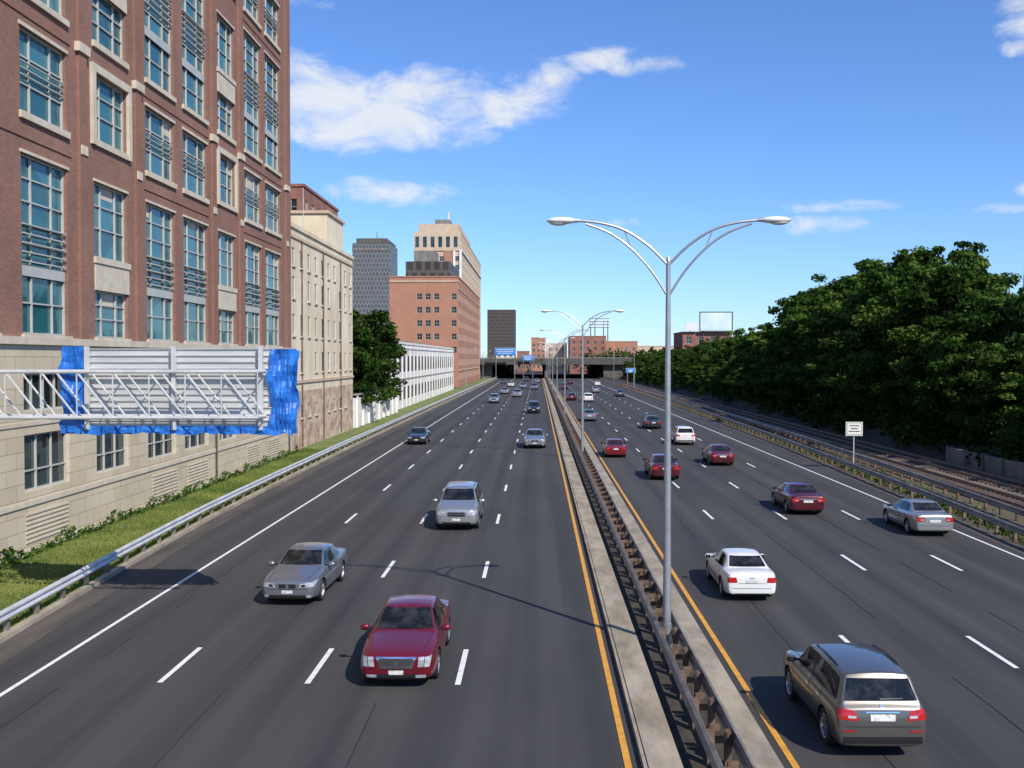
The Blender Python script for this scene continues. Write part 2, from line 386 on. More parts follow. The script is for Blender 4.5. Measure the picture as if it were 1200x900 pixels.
# ------------------------------------------------------------------ facades
Z=Vector((0,0,1))
class Fac:
    def __init__(s, walls, win, o, n, width):
        s.W=walls; s.G=win; s.o=Vector(o); s.n=Vector(n); s.u=Z.cross(s.n); s.w=width
    def P(s,u,v,d=0): return s.o+s.u*u+Z*v+s.n*d
    def lb(s,mb,u0,u1,v0,v1,d0,d1,k): mb.obox(s.P(u0,v0,d0),s.u*(u1-u0),s.n*(d1-d0),Z*(v1-v0),k)
    def wall(s, height, ops, matf, breaks=(), depth=.28):
        us=sorted(set([0,s.w]+[o[0] for o in ops]+[o[1] for o in ops])); vs=sorted(set([0,height]+list(breaks)+[o[2] for o in ops]+[o[3] for o in ops]))
        for i in range(len(us)-1):
            for j in range(len(vs)-1):
                cu=(us[i]+us[i+1])/2; cv=(vs[j]+vs[j+1])/2
                if any(o[0]<cu<o[1] and o[2]<cv<o[3] for o in ops): continue
                s.W.face([s.P(us[i],vs[j]),s.P(us[i+1],vs[j]),s.P(us[i+1],vs[j+1]),s.P(us[i],vs[j+1])],matf(cu,cv))
        for o in ops:
            u0,u1,v0,v1=o[:4]; k=matf((u0+u1)/2,(v0+v1)/2)
            for a,b in (((u0,v0),(u1,v0)),((u1,v0),(u1,v1)),((u1,v1),(u0,v1)),((u0,v1),(u0,v0))):
                s.W.face([s.P(a[0],a[1]),s.P(b[0],b[1]),s.P(b[0],b[1],-depth),s.P(a[0],a[1],-depth)],k)
    def glaze(s,u0,u1,v0,v1,k='teal',depth=.28,cols=(),rows=(),fw=.09,fk='frame',sill=None,lintel=None):
        G=s.G
        G.face([s.P(u0,v0,-depth+.02),s.P(u1,v0,-depth+.02),s.P(u1,v1,-depth+.02),s.P(u0,v1,-depth+.02)],k)
        d0,d1=-depth+.03,-depth+min(.13,depth*.6)
        s.lb(G,u0,u0+fw,v0,v1,d0,d1,fk); s.lb(G,u1-fw,u1,v0,v1,d0,d1,fk)
        s.lb(G,u0+fw,u1-fw,v0,v0+fw,d0,d1,fk); s.lb(G,u0+fw,u1-fw,v1-fw,v1,d0,d1,fk)
        for c in cols: s.lb(G,u0+(u1-u0)*c-fw*.4,u0+(u1-u0)*c+fw*.4,v0+fw,v1-fw,d0,d1-.012,fk)
        for r_ in rows: s.lb(G,u0+fw,u1-fw,r_-fw*.4,r_+fw*.4,d0,d1-.024,fk)
        if sill: s.lb(s.W,u0-.12,u1+.12,v0-sill,v0-.002,.003,.13,'trim')
        if lintel: s.lb(s.W,u0-.1,u1+.1,v1+.002,v1+lintel,.003,.06,'trim')

# ---- big brown brick building
bld=group('brick_office_building'); W=MB(); G=MB()
Y0,Y1,X0,H=14.0,82.8,-20.0,45.0
F=Fac(W,G,(X0,Y0,0),(1,0,0),Y1-Y0)
cols=[('p',14.9,19.1),('p',20.1,24.3),('s',26.6,30.7),('p',33.2,37.6),('p',39.2,43.4),('s',45.7,49.8),('p',51.9,56.3),('p',57.4,61.9),('s',63.7,67.6),('p',69.6,74.0),('p',74.9,79.5)]
ops=[]; gl=[]
for t,a,b in cols:
    a-=Y0; b-=Y0
    if t=='s': a+=.2; b-=.2
    if t=='p':
        a+=.15; b-=.15
        for z0,z1,kind in ((2.75,5.0,'b'),(5.9,7.4,'b2'),(8.95,16.0,'tall'),(17.6,20.9,'one'),(22.3,30.4,'tall'),(31.9,35.1,'one'),(36.6,42.0,'tall')):
            ops.append((a,b,z0,z1)); gl.append((a,b,z0,z1,kind))
    else:
        for z0,z1,kind in ((2.75,4.8,'b'),(5.9,7.4,'b2'),(8.95,11.1,'s'),(12.6,16.0,'s1'),(17.9,20.9,'s2'),(22.3,24.8,'s'),(26.2,29.6,'s1'),(31.9,35.1,'s2'),(36.6,38.8,'s'),(39.8,42,'s')):
            ops.append((a,b,z0,z1)); gl.append((a,b,z0,z1,kind))
F.wall(H,ops,lambda u,v:'stone' if v<8.7 else 'brick',breaks=(8.7,))
rgw=random.Random(44)
for a,b,z0,z1,kind in gl:
    w=b-a
    if kind=='tall':
        rows=[z0+1.25,z0+2.5,z0+3.6]+[z1-2.7,z1-1.8,z1-.9]
        F.glaze(a,b,z0,z1,'teal',cols=(.28,.72),rows=rows,sill=.25,lintel=.12,fw=.08)
        zz=z1-4.2
        while zz<z1-2.75:   # sun-shade blades
            F.lb(G,a+.1,b-.1,zz,zz+.05,-.14,.0,'frame'); zz+=.36
        F.lb(G,a+.08,b-.08,z0+2.3,z0+2.75,-.146,-.1,'frame')
    elif kind=='one':
        F.glaze(a,b,z0,z1,'teal',cols=(.28,.72),rows=[z0+(z1-z0)*.36,z0+(z1-z0)*.68],sill=.28,lintel=.15,fw=.08)
        for q in (.44,.52,.60): F.lb(G,a+.1,b-.1,z0+(z1-z0)*q,z0+(z1-z0)*q+.04,-.14,-.04,'frame')
    elif kind in('s','s1','s2'):
        F.glaze(a,b,z0,z1,'teal',cols=(.28,.72),rows=[z0+(z1-z0)*.4,z0+(z1-z0)*.7],sill=.28,fw=.08)
        if kind=='s2':
            F.lb(W,a-.35,a-.004,z0-.28,z1+.35,.003,.16,'trim'); F.lb(W,b+.004,b+.35,z0-.28,z1+.35,.003,.16,'trim'); F.lb(W,a-.004,b+.004,z1,z1+.35,.003,.157,'trim')
        if kind=='s1':
            F.lb(W,a-.05,b+.05,z0-1.5,z0-.29,.003,.07,'trim'); F.lb(W,a-.1,b+.1,z1+.002,z1+.12,.003,.06,'trim')
    elif kind=='b':
        F.glaze(a,b,z0,z1,'dglass',cols=(.33,.66),rows=[z0+.8],fk='frame',fw=.07)
    else:
        F.glaze(a,b,z0,z1,'dglass',cols=(.25,.5,.75),rows=[],fk='frame',fw=.07)
    # roller blinds drawn to different heights in some lights of the windows
    if rgw.random()<.45 and kind!='b2':
        cs=(0,.28,.72,1); i=rgw.randrange(3); hh=rgw.uniform(.3,.9)
        F.lb(G,a+w*cs[i]+.1,a+w*cs[i+1]-.1,z1-.1-hh,z1-.09,-.258,-.252,'trim')
F.lb(W,0,Y1-Y0,8.55,8.85,.003,.16,'trim')
F.lb(W,0,Y1-Y0,5.35,5.5,.003,.05,'trim')
F.lb(W,0,Y1-Y0,2.2,2.4,.003,.07,'trim')
F.lb(W,0,Y1-Y0,0,.5,.003,.09,'trim')
for a,b in ((15,19),(27,30.5),(39.4,43),(52.6,56.2),(58,61.5),(70,73),(75.2,78.6)):
    zz=.75
    while zz<2.0: F.lb(W,a-Y0,b-Y0,zz,zz+.07,.003,.05,'trim'); zz+=.18
for c in (25.45,32.0,44.6,50.85,62.85,68.6,81.2): # brick piers
    F.lb(W,c-.38-Y0,c+.38-Y0,8.86,43.2,.003,.14,'brick')
    F.lb(W,c-.55-Y0,c+.55-Y0,21.3,21.7,.003,.24,'trim')
    F.lb(W,c-.3-Y0,c+.3-Y0,16.9,17.3,.141,.2,'trim')
for a,b in ((33,43.6),(51.7,62),(69.4,79.7),(14.7,24.5)): # corbelled brick courses
    for z in (16.6,21.35,31.0): F.lb(W,a-Y0,b-Y0,z,z+.08,.003,.05,'brick')
F.lb(W,-.2,Y1-Y0+.2,43.2,44.0,.003,.5,'trim'); F.lb(W,-.1,Y1-Y0+.1,44.0,45.2,.003,.2,'brick')
for y in (62.95,81.6):
    W.tube([(-19.9,y,.3),(-19.9,y,8.5)],.06,'darksteel',6)
F2=Fac(W,G,(-60,Y0,0),(0,-1,0),40); o2=[(3+5*i,6+5*i,z,z+2.4) for i in range(7) for z in (3,9.5,13.5,18,23,27,32,37.5)]
F2.wall(H,o2,lambda u,v:'stone' if v<8.7 else 'brick',breaks=(8.7,))
for o in o2: F2.glaze(*o,cols=(.5,),rows=[o[2]+1.5],sill=.2)
W.face([(-20,Y1,0),(-60,Y1,0),(-60,Y1,H),(-20,Y1,H)],'brick'); W.face([(-60,Y1,0),(-60,Y0,0),(-60,Y0,H),(-60,Y1,H)],'brick')
W.face([(-20,Y0,H-.5),(-20,Y1,H-.5),(-60,Y1,H-.5),(-60,Y0,H-.5)],'roof')
W.obj('walls',bld); G.obj('windows',bld)

def simple_building(name, x0,x1,y0,y1,h, wallk, front=None, side=None, base=None, roofk='roof', fk='frame', gk='dglass', extra=None, left=False):
    e=group(name); W=MB(); G=MB()
    mf=(lambda u,v:base[1] if v<base[0] else wallk) if base else (lambda u,v:wallk)
    br=(base[0],) if base else ()
    def doface(o,n,wd,spec):
        F=Fac(W,G,o,n,wd)
        if not spec: F.wall(h,[],mf,br); return F
        sp=wd/spec['nc']; ops=[]; rg=random.Random(len(name)); dp=spec.get('depth',.22)
        for i in range(spec['nc']):
            if i in spec.get('no',()): continue
            for z0,z1 in spec['rows']:
                if spec.get('skip',0)>rg.random(): continue
                c=sp*(i+.5); ops.append((c-spec['w']/2,c+spec['w']/2,z0,z1))
        F.wall(h,ops,mf,br,depth=dp)
        for op in ops:
            F.glaze(*op,k=gk,depth=dp,cols=spec.get('cols',(.5,)),rows=[(op[2]+op[3])/2] if op[3]-op[2]>1.2 else [],fw=spec.get('fw',.07),fk=fk,sill=spec.get('sill'))
        return F
    doface((x0,y0,0),(0,-1,0),x1-x0,front)
    if not left:
        FS=doface((x1,y0,0),(1,0,0),y1-y0,side)
        W.face([(x0,y0,0),(x0,y1,0),(x0,y1,h),(x0,y0,h)],wallk)
    else:
        FS=doface((x0,y1,0),(-1,0,0),y1-y0,side)
        W.face([(x1,y0,0),(x1,y1,0),(x1,y1,h),(x1,y0,h)],wallk)
    W.face([(x0,y1,0),(x1,y1,0),(x1,y1,h),(x0,y1,h)],wallk)
    W.face([(x0,y0,h-.02),(x1,y0,h-.02),(x1,y1,h-.02),(x0,y1,h-.02)],roofk)
    for bx in ((x0-.15,x1+.15,y0-.15,y0+.25),(x0-.15,x1+.15,y1-.25,y1+.15),(x0-.15,x0+.25,y0+.25,y1-.25),(x1-.25,x1+.15,y0+.25,y1-.25)):
        W.box(*bx,h+.003,h+.35,wallk if wallk not in('towerglass','darktower') else 'concrete_d')
    if extra: extra(W,G,FS)
    W.obj('walls',e); G.obj('windows',e) if G.v else None
    return e

def ex(W,G,F):
    W.box(-27,-21.2,103,111.5,18.8,22.6,'cream'); W.box(-27.2,-21,102.8,111.7,22.6,22.9,'tan')
    W.box(-30,-26,88,94,18.8,20.6,'whitewall')
    for z in (5.9,18.0): F.lb(W,0,28.6,z,z+.25,.003,.12,'tan')
    for u in (4.2,13.0,21.5): F.lb(W,u,u+.12,.4,18,.003,.12,'rust')
    W.tube([(-22,96,19),(-22,96,24)],.04,'galv',6)
simple_building('stucco_warehouse',-45,-20.25,83.2,111.8,18.8,'cream',None,dict(nc=10,w=.95,rows=[(2.9,4.0),(6.8,8.6),(9.9,11.7),(13.0,14.8),(15.7,17.2)],skip=.2,cols=(.5,),sill=.12,depth=.14),base=(5.2,'rubble'),extra=ex)
simple_building('red_brick_tower',-42,-29.3,128,150,29.5,'brick3',dict(nc=4,w=1.5,rows=[(18,20),(22,24),(26,28)]),dict(nc=6,w=1.4,rows=[(18,20),(22,24),(26,28)]))
ww=MB(); ww.box(-20.6,-20.2,113,147.5,0,3.6,'whitewall')
for i in range(9): ww.box(-20.2,-20.0,113.5+4*i,114+4*i,0,3.9,'whitewall')
ww.box(-20.7,-19.95,113,147.5,3.9,4.02,'concrete'); ww.obj('boundary_wall')
def ex(W,G,F):
    for i in range(22):
        u=i*5.0; F.lb(W,u-.3 if i else 0,u+.3,.003,10.2,.003,.08,'whitewall')
    F.lb(W,0,105,9.5,9.8,.003,.15,'whitewall'); F.lb(W,0,105,4.7,4.9,.003,.1,'concrete')
    for i in range(5): W.box(-30,-27,155+20*i,159+20*i,10.2,11.6,'concrete_l')
    W.box(-33,-24,149,158,10.2,12.2,'whitewall')
simple_building('white_industrial_building',-38,-20.9,148,253,10.2,'whitewall',dict(nc=3,w=3,rows=[(5.6,8.4)]),dict(nc=21,w=2.6,rows=[(1.6,3.6),(5.9,8.4)],cols=(.33,.66),fw=.05,depth=.06),fk='darksteel',extra=ex)
def ex(W,G,F):
    W.box(-37,-24.5,287,320,30.5,35.2,'darktower'); W.box(-35,-29,290,300,35.2,38.5,'concrete_l')
    for z in (4.6,27.4): F.lb(W,0,104,z,z+.3,.003,.15,'tan')
    W.box(-41.1,-21.9,283.8,283.99,29.2,29.6,'tan')
simple_building('orange_brick_building',-41.2,-22,284,388,30.5,'brick2',dict(nc=8,w=1.4,no=(0,1,2,6),rows=[(9.5,11.2),(13.2,14.9),(16.9,18.6),(20.6,22.3),(24.3,26)]),dict(nc=24,w=2.2,rows=[(2,4),(6,8),(9.5,11.5),(13.2,15.2),(16.9,18.9),(20.6,22.6),(24.3,26.3)]),extra=ex)
def ex(W,G,F):
    W.box(-47,-31,404,470,57,61,'tan'); W.box(-41,-35,410,430,61,63.5,'concrete_l')
    F.lb(W,0,140,50,50.5,.003,.5,'whitewall'); W.box(-48.2,-29.9,399.6,399.99,50,57.2,'tan')
    for i in range(6): W.box(-47.6+3.0*i,-46.2+3.0*i,399.45,399.6,51.5,55.5,'dglass')
    for x in (-45.0,-36.5): W.box(x,x+3.2,399.7,399.99,10,50,'brick2')
    for x in (-48.2,-33,-30.5): W.box(x,x+.9,399.5,399.99,10,50,'whitewall')
    W.tube([(-36,415,63),(-36,415,67)],.3,'whitewall',6)
simple_building('tan_apartment_tower',-48,-30,400,540,57,'tan',dict(nc=6,w=1.6,rows=[(12+3.4*i,13.9+3.4*i) for i in range(11)],sill=.2),dict(nc=26,w=2.4,rows=[(5+3.4*i,7+3.4*i) for i in range(15)]),extra=ex)
def ex(W,G,F):
    W.box(-160,-133,903,960,109,114,'concrete_d'); W.box(-163.3,-129.7,899.6,899.98,103,105,'concrete_l')
    W.tube([(-146,930,114),(-146,930,123)],[.6,.25],'galvd',6)
simple_building('grey_office_tower',-163,-130,900,950,109,'towerglass',extra=ex)
simple_building('dark_office_tower',-54,-24,1100,1140,60,'darktower')
simple_building('small_white_building',-29,-22.5,391,398.5,9,'whitewall',dict(nc=3,w=1.4,rows=[(3,5),(6,8)]),dict(nc=3,w=1.4,rows=[(3,5),(6,8)]))
for x0,x1,y,h,k in ((5,16,560,16,'tan'),(17,36,540,19.5,'brick3'),(37,54,555,17,'brick2'),(-4,5,650,21,'brick2'),(56,80,600,15,'tan'),(-21,-12,520,13,'whitewall'),(-60,-46,720,35,'brick3'),(82,120,620,14,'brick3'),(-12,-5,600,12,'brick3')):
    simple_building('brick_apartment_building' if 'brick' in k else 'low_apartment_building',x0,x1,y,y+30,h,k,dict(nc=max(3,int((x1-x0)/3.5)),w=1.5,rows=[(z,z+1.7) for z in [2+3.4*i for i in range(int((h-2)/3.4))]]),None)
simple_building('billboard_building',43,57.5,305,325,15.6,'brick3',dict(nc=4,w=1.6,rows=[(9,11),(12.4,14.4)]),dict(nc=4,w=1.6,rows=[(9,11),(12.4,14.4)]),left=True)
bb=MB(); bb.box(48,57.3,303.8,304.1,16.2,21.6,'cyan')
for a in ((47.75,48,16.0,21.8),(57.3,57.55,16.0,21.8)): bb.box(a[0],a[1],303.7,304.2,a[2],a[3],'darksteel')
bb.box(48,57.3,303.7,304.2,21.6,21.8,'darksteel'); bb.box(48,57.3,303.7,304.2,15.95,16.2,'darksteel')
for x in (49,52.7,56.5): bb.tube([(x,304.4,14.8),(x,304.4,20)],.15,'darksteel',6); bb.tube([(x,307.4,14.9),(x,304.4,19)],.1,'darksteel',6)
bb.box(43.6,47.2,303.9,304.2,16.2,18.6,'signwhite'); bb.tube([(45,304.4,14.8),(45,304.4,18)],.12,'darksteel',6); bb.obj('billboard')
sl=MB()
for x in (31,33.5,38.5,41): sl.tube([(x,600,0),(x,600,30)],[.45,.3],'galvd',6)
for z in (26,27.7,29.4,31.1):
    sl.box(30,42,599.6,600.2,z,z+.3,'galvd')
    for i in range(8): sl.box(30.3+1.5*i,31.3+1.5*i,599.2,599.58,z+.35,z+1.2,'lampwhite')
sl.obj('stadium_floodlight')
def mast(x,y,h,w):
    m=MB()
    for sx,sy in ((-1,-1),(1,-1),(1,1),(-1,1)): m.tube([(x+sx*w,y+sy*w,0),(x+sx*.2,y+sy*.2,h)],[.14,.1],'rust',5)
    n=16
    for i in range(n):
        a=i/n; b=(i+1)/n
        for (sx,sy),(tx,ty) in (((-1,-1),(1,-1)),((1,-1),(1,1)),((1,1),(-1,1)),((-1,1),(-1,-1))):
            m.tube([(x+sx*w*(1-a),y+sy*w*(1-a),h*a),(x+tx*w*(1-b),y+ty*w*(1-b),h*b)],.06,'rust',4)
    m.obj('radio_mast')
mast(141.5,300,44,2.2)

# ------------------------------------------------------------------ overpass in distance
ov=group('overpass_bridge'); m=MB()
m.box(-60,70,402,440,6.0,7.6,'concrete_d'); m.box(-60,70,401.6,402.0,5.6,7.9,'darksteel'); m.box(-60,70,401.5,401.8,8.1,8.4,'concrete_l')
y=-60
while y<70: m.box(y,y+.15,401.65,401.75,7.9,9.3,'galvd'); y+=2.5
m.box(-60,70,401.6,401.7,9.3,9.4,'galvd')
m.box(2.8,4.0,404,438,0,5.99,'concrete_d')
m.box(-60,-18,404,439,-.01,5.98,'concrete_d'); m.box(26,70,404,439,-.01,5.98,'concrete_d')
for i in range(9): m.box(-17+4.6*i,-16.5+4.6*i,402.1,439,5.0,5.95,'darksteel')
m.obj('deck',ov)
m=MB(); m.box(-60,70,440.5,520,5.5,8,'concrete_d'); m.box(-60,-16,441,518,0,5.5,'concrete_d'); m.box(25,70,441,518,0,5.5,'concrete_d'); m.box(2.5,4.5,441,518,0,5.5,'concrete_d'); m.obj('overpass_bridge')
def gsign(x0,x1,y,z0,z1,k,name):
    m=MB(); m.box(x0,x1,y,y+.12,z0,z1,k); m.box(x0-.1,x1+.1,y+.13,y+.2,z0-.1,z1+.1,'alu')
    for i in range(3): m.box(x0+.5+.25*i,x1-.6-.3*i,y-.03,y-.004,z1-.5-(z1-z0)*.25*(i+.3),z1-.32-(z1-z0)*.25*(i+.3),'signwhite')
    m.tube([(x0+.4,y+.4,0),(x0+.4,y+.4,z1)],.15,'galvd',6); m.tube([(x1-.4,y+.4,0),(x1-.4,y+.4,z1)],.15,'galvd',6); m.obj(name)
gsign(-16.5,-8.5,396,9.2,12,'bluesign','motorway_sign')
gsign(25,27.6,290,4,5.2,'bluesign','motorway_sign')
gsign(-6,-1.5,399,7.2,9.2,'bluesign','motorway_sign')

# ------------------------------------------------------------------ cantilever sign (back view) with blue tarp
sg=group('sign_gantry'); m=MB()
yb=30.0; xL,xR=-17.4,-8.0
m.tube([(xL,yb-.5,0),(xL,yb-.5,8.4)],[.28,.22],'pole',14); m.box(xL-.5,xL+.5,yb-1,yb,0,.3,'concrete')
for yy in (yb-.95,yb-.05):
    for z in (7.62,6.3): m.tube([(xL,yy,z),(xR,yy,z)],.055,'galv',8)
n=9; dx=(xR-xL)/n
for i in range(n):
    xa=xL+dx*i; xb=xa+dx
    for yy in (yb-.95,yb-.05):
        m.tube([(xa,yy,7.62),(xb,yy,6.3)],.032,'galv',6)
    m.tube([(xb,yb-.95,6.3),(xb,yb-.95,7.62)],.022,'galv',6)
    for z in (7.62,6.3): m.tube([(xb,yb-.95,z),(xb,yb-.05,z)],.024,'galv',6)
m.obj('truss',sg,angle=R(40))
m=MB(); px0,px1,pz0,pz1=-13.75,-7.62,5.98,8.30
z=pz0
while z<pz1-.05:
    m.box(px0,px1,yb+.25,yb+.30,z,z+.17,'alu'); m.box(px0,px1,yb+.20,yb+.249,z+.165,z+.19,'alu'); z+=.193
for i in range(3):
    x=px0+.3+i*2.6; m.box(x,x+.12,yb+.05,yb+.188,pz0-.1,pz1+.06,'galv')
m.obj('sign_panel',sg)
t=MB(); rg=random.Random(5)
def tarp(u0,u1,v0,v1,y,amp,nu=16,nv=16,ragged=0):
    P=[[None]*(nv+1) for _ in range(nu+1)]; rag=0
    for i in range(nu+1):
        rag=.6*rag+.4*rg.uniform(-1,1)*2
        for j in range(nv+1):
            u=u0+(u1-u0)*i/nu; v=v0+(v1-v0)*j/nv
            d=amp*(math.sin(u*7+v*3)+math.sin(v*9-u*4)+rg.uniform(-.7,.7))
            vv=v+(ragged*rag if j==0 else 0); uu=u+(.04*rg.uniform(-1,1)+.05*math.sin(v*4) if i in(0,nu) else 0)
            P[i][j]=(uu,y+d,vv)
    for i in range(nu):
        for j in range(nv): t.face([P[i][j],P[i+1][j],P[i+1][j+1],P[i][j+1]],'tarp')
tarp(-14.2,-13.45,5.75,8.36,yb+.14,.03,ragged=.06); tarp(-7.95,-7.2,5.72,8.28,yb+.14,.035,ragged=.08)
tarp(-13.9,-7.6,5.76,5.99,yb+.16,.025,50,4,.05); tarp(-14.3,-7.15,5.78,8.24,yb+.42,.03,40,16,.05)
t.obj('tarpaulin',sg,smooth=True)

# ------------------------------------------------------------------ right hand: sign, railway, wall, embankment
m=MB(); m.tube([(22.7,74,0),(22.7,74,3.4)],.045,'galv',6); m.box(22.1,23.3,73.9,73.94,2.45,3.45,'signwhite')
m.box(22.16,23.24,73.89,73.898,2.51,3.39,'black'); m.box(22.19,23.21,73.88,73.888,2.54,3.36,'signwhite')
for z,a,b in ((3.15,22.35,23.05),(2.95,22.45,22.95),(2.75,22.3,23.1)): m.box(a,b,73.872,73.878,z,z+.06,'black')
m.obj('traffic_sign')
bl=MB(); bl.box(24.8,31.4,-20,440,-.015,.06,'ballast'); bl.obj('railway_ballast')
tr=MB()
for c in (26.2,29.6):
    for s in (-.72,.72): tr.box(c+s-.035,c+s+.035,-20,440,.14,.3,'rail')
    y=10
    while y<200: tr.box(c-1.25,c+1.25,y,y+.24,.061,.14,'sleeper'); y+=.62
tr.obj('railway_track')
rw=MB(); y=30
while y<78: rw.box(31.6,31.9,y,y+2.9,0,1.15,'concrete_l'); rw.box(31.5,32.0,y+2.9,y+3.1,0,1.25,'concrete_l'); y+=3.1
rw.obj('retaining_wall')
tm=MB(); xs=[31.95,33,35,38,42,50,70,110,150]; zs=[-.01,.9,2.2,3.2,3.6,4,4,3,-.1]
for a,b in zip(range(8),range(1,9)):
    for y in range(-20,430,15): tm.face([(xs[a],y,zs[a]),(xs[b],y,zs[b]),(xs[b],y+15,zs[b]),(xs[a],y+15,zs[a])],'dirt' if xs[a]<45 else 'ground')
tm.obj('embankment')

# ------------------------------------------------------------------ trees
def tree_mesh(name, seed, H=14.0, CR=4.4, base=2.0, clumps=62, per=165, leaf=.25):
    rs=np.random.RandomState(seed); m=MB(); m.mi('bark'); m.mi('leafd'); m.mi('leafm'); m.mi('leafl')
    th=H*.78; lean=rs.uniform(-.7,.7,2)
    tp=[(lean[0]*t*t,lean[1]*t*t,th*t) for t in (0,.2,.45,.7,1)]
    m.tube(tp,[.28,.22,.17,.11,.04],'bark',8)
    C=[]
    lead=[(rs.uniform(0,6.28),rs.uniform(.3,.75),rs.uniform(.72,1.0)) for _ in range(5)]+[(0,0,1.0)]
    for i in range(clumps):
        if i%3==0:
            a,rf,tf=lead[rs.randint(len(lead))]; t=tf*rs.uniform(.55,1.0); rr=CR*rf*rs.uniform(.6,1.1)*(1.15-t*.6); a+=rs.uniform(-.35,.35)
        else:
            t=rs.uniform(0,.86); prof=math.sin(math.pi*min(1,.18+t*.78))**.7
            a=rs.uniform(0,2*math.pi); rr=CR*prof*math.sqrt(rs.uniform(.15,1))*(1+.25*math.sin(3*a+seed)+.18*math.sin(5*a+t*6))
        z=base+(H-base)*t
        C.append((rr*math.cos(a)+lean[0]*t,rr*math.sin(a)+lean[1]*t,z-0.5,rs.uniform(.6,1.45)*(1.1-.5*t),t))
    for i in range(0,clumps,3):
        c=C[i]; z0=max(1.2,min(th*.95,c[2]-1.2-rs.uniform(0,1.5))); t=z0/th
        s=Vector((lean[0]*t*t,lean[1]*t*t,z0)); e=Vector(c[:3]); md_=(s+e)/2+Vector((0,0,.3))
        m.tube([s,md_,e],[.08,.05,.02],'bark',5,cap=False)
    V=[];Fm=[]
    for (cx,cy,cz,r,t) in C:
        n=int(per*(r**1.6))+20
        d=rs.normal(size=(n,3)); d/=np.linalg.norm(d,axis=1)[:,None]
        rad=r*rs.uniform(.3,1.25,n)**.7; p=np.array([cx,cy,cz])+d*rad[:,None]*np.array([1.25,1.25,.7])
        nn=d*.8+rs.normal(size=(n,3))*.7+np.array([0,0,.4]); nn/=np.linalg.norm(nn,axis=1)[:,None]
        u=np.cross(nn,rs.normal(size=(n,3))); u/=np.linalg.norm(u,axis=1)[:,None]; w=np.cross(nn,u)
        sz=leaf*rs.uniform(.5,1.3,n)[:,None]
        V.append(np.stack([p-u*sz,p-w*sz*.6,p+u*sz,p+w*sz*.6],1).reshape(-1,3))
        pr=[.65,.30,.05] if t<.4 else [.3,.42,.28]  # crown shade painted into leaf colours: lower clumps darker, upper ones lighter
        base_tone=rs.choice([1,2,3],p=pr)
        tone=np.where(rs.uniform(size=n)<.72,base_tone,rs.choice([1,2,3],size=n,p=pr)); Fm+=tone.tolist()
    V=np.concatenate(V); b=len(m.v); m.v+= [tuple(x) for x in V]
    for i in range(len(V)//4): m.f.append((b+4*i,b+4*i+1,b+4*i+2,b+4*i+3))
    m.m+=Fm
    return m.mesh(name)
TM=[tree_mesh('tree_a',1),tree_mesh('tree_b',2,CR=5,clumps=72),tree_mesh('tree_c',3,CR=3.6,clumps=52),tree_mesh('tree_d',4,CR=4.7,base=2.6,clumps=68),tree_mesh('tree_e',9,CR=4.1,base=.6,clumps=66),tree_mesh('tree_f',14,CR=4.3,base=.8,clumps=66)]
SKY=[(650,410),(740,409),(760,407),(800,404),(840,394),(880,378),(925,362),(935,338),(950,326),(985,318),(1005,300),(1020,292),(1050,288),(1075,268),(1110,270),(1130,282),(1148,312),(1165,322),(1200,320),(1400,326)]
def treetop(x,y):
    px=630+1200*x/y
    if px>1400: return 13.0
    return 8+(420-interp(SKY,px))*y/1200
rg=random.Random(21)
def put_tree(x,y,zb,Ht,me=None,name='tree',sx=1):
    o=bpy.data.objects.new(name,me or rg.choice(TM)); s=Ht/13.6
    w=min(s,1.25)
    o.location=(x,y,zb-.1); o.rotation_euler=(0,0,rg.uniform(0,6.28)); o.scale=(w*rg.uniform(.95,1.2)*sx,w*rg.uniform(.95,1.2)*sx,s); COL.objects.link(o)
y=44
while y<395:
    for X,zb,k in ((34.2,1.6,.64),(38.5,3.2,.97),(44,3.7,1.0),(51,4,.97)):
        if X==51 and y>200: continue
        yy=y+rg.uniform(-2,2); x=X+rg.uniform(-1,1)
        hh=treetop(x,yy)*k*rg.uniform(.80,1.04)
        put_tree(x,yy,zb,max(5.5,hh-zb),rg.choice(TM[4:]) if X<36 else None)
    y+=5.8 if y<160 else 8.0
put_tree(-23.6,119,.2,14.5); put_tree(-24.5,126,.2,16.0,TM[1]); put_tree(-23.0,134,.2,14.8); put_tree(-23.5,142,.2,12,TM[2])
def leafmass(name,blobs,keys,pk,leaf,seed,flat=.6):
    sb=MB(); rs=np.random.RandomState(seed); V=[];Fm=[]
    for k in keys: sb.mi(k)
    for x,y,z,r,n in blobs:
        d=rs.normal(size=(n,3)); d/=np.linalg.norm(d,axis=1)[:,None]; p=np.array([x,y,z])+d*(r*rs.uniform(.4,1.15,n)**.6)[:,None]
        nn=d+rs.normal(size=(n,3))*.7; nn/=np.linalg.norm(nn,axis=1)[:,None]; u=np.cross(nn,rs.normal(size=(n,3))); u/=np.linalg.norm(u,axis=1)[:,None]; w=np.cross(nn,u); sz=leaf*rs.uniform(.5,1.3,n)[:,None]
        V.append(np.stack([p-u*sz,p-w*sz*flat,p+u*sz,p+w*sz*flat],1).reshape(-1,3)); Fm+=rs.choice(len(keys),size=n,p=pk).tolist()
    V=np.concatenate(V); sb.v=[tuple(x) for x in V]; sb.f=[(4*i,4*i+1,4*i+2,4*i+3) for i in range(len(V)//4)]; sb.m=Fm; sb.obj(name)
rs=np.random.RandomState(8); B=[]
for i in range(430):
    y=46+(i/430)**1.3*320; t=rs.uniform(0,1); x=32.2+3.2*t; B.append((x,y,.3+2.2*t+rs.uniform(0,1.6),rs.uniform(.6,1.3),120 if y<150 else 60))
leafmass('shrubs',B,['leafd','leafm','leafl'],[.68,.27,.05],.21,8)
B=[]
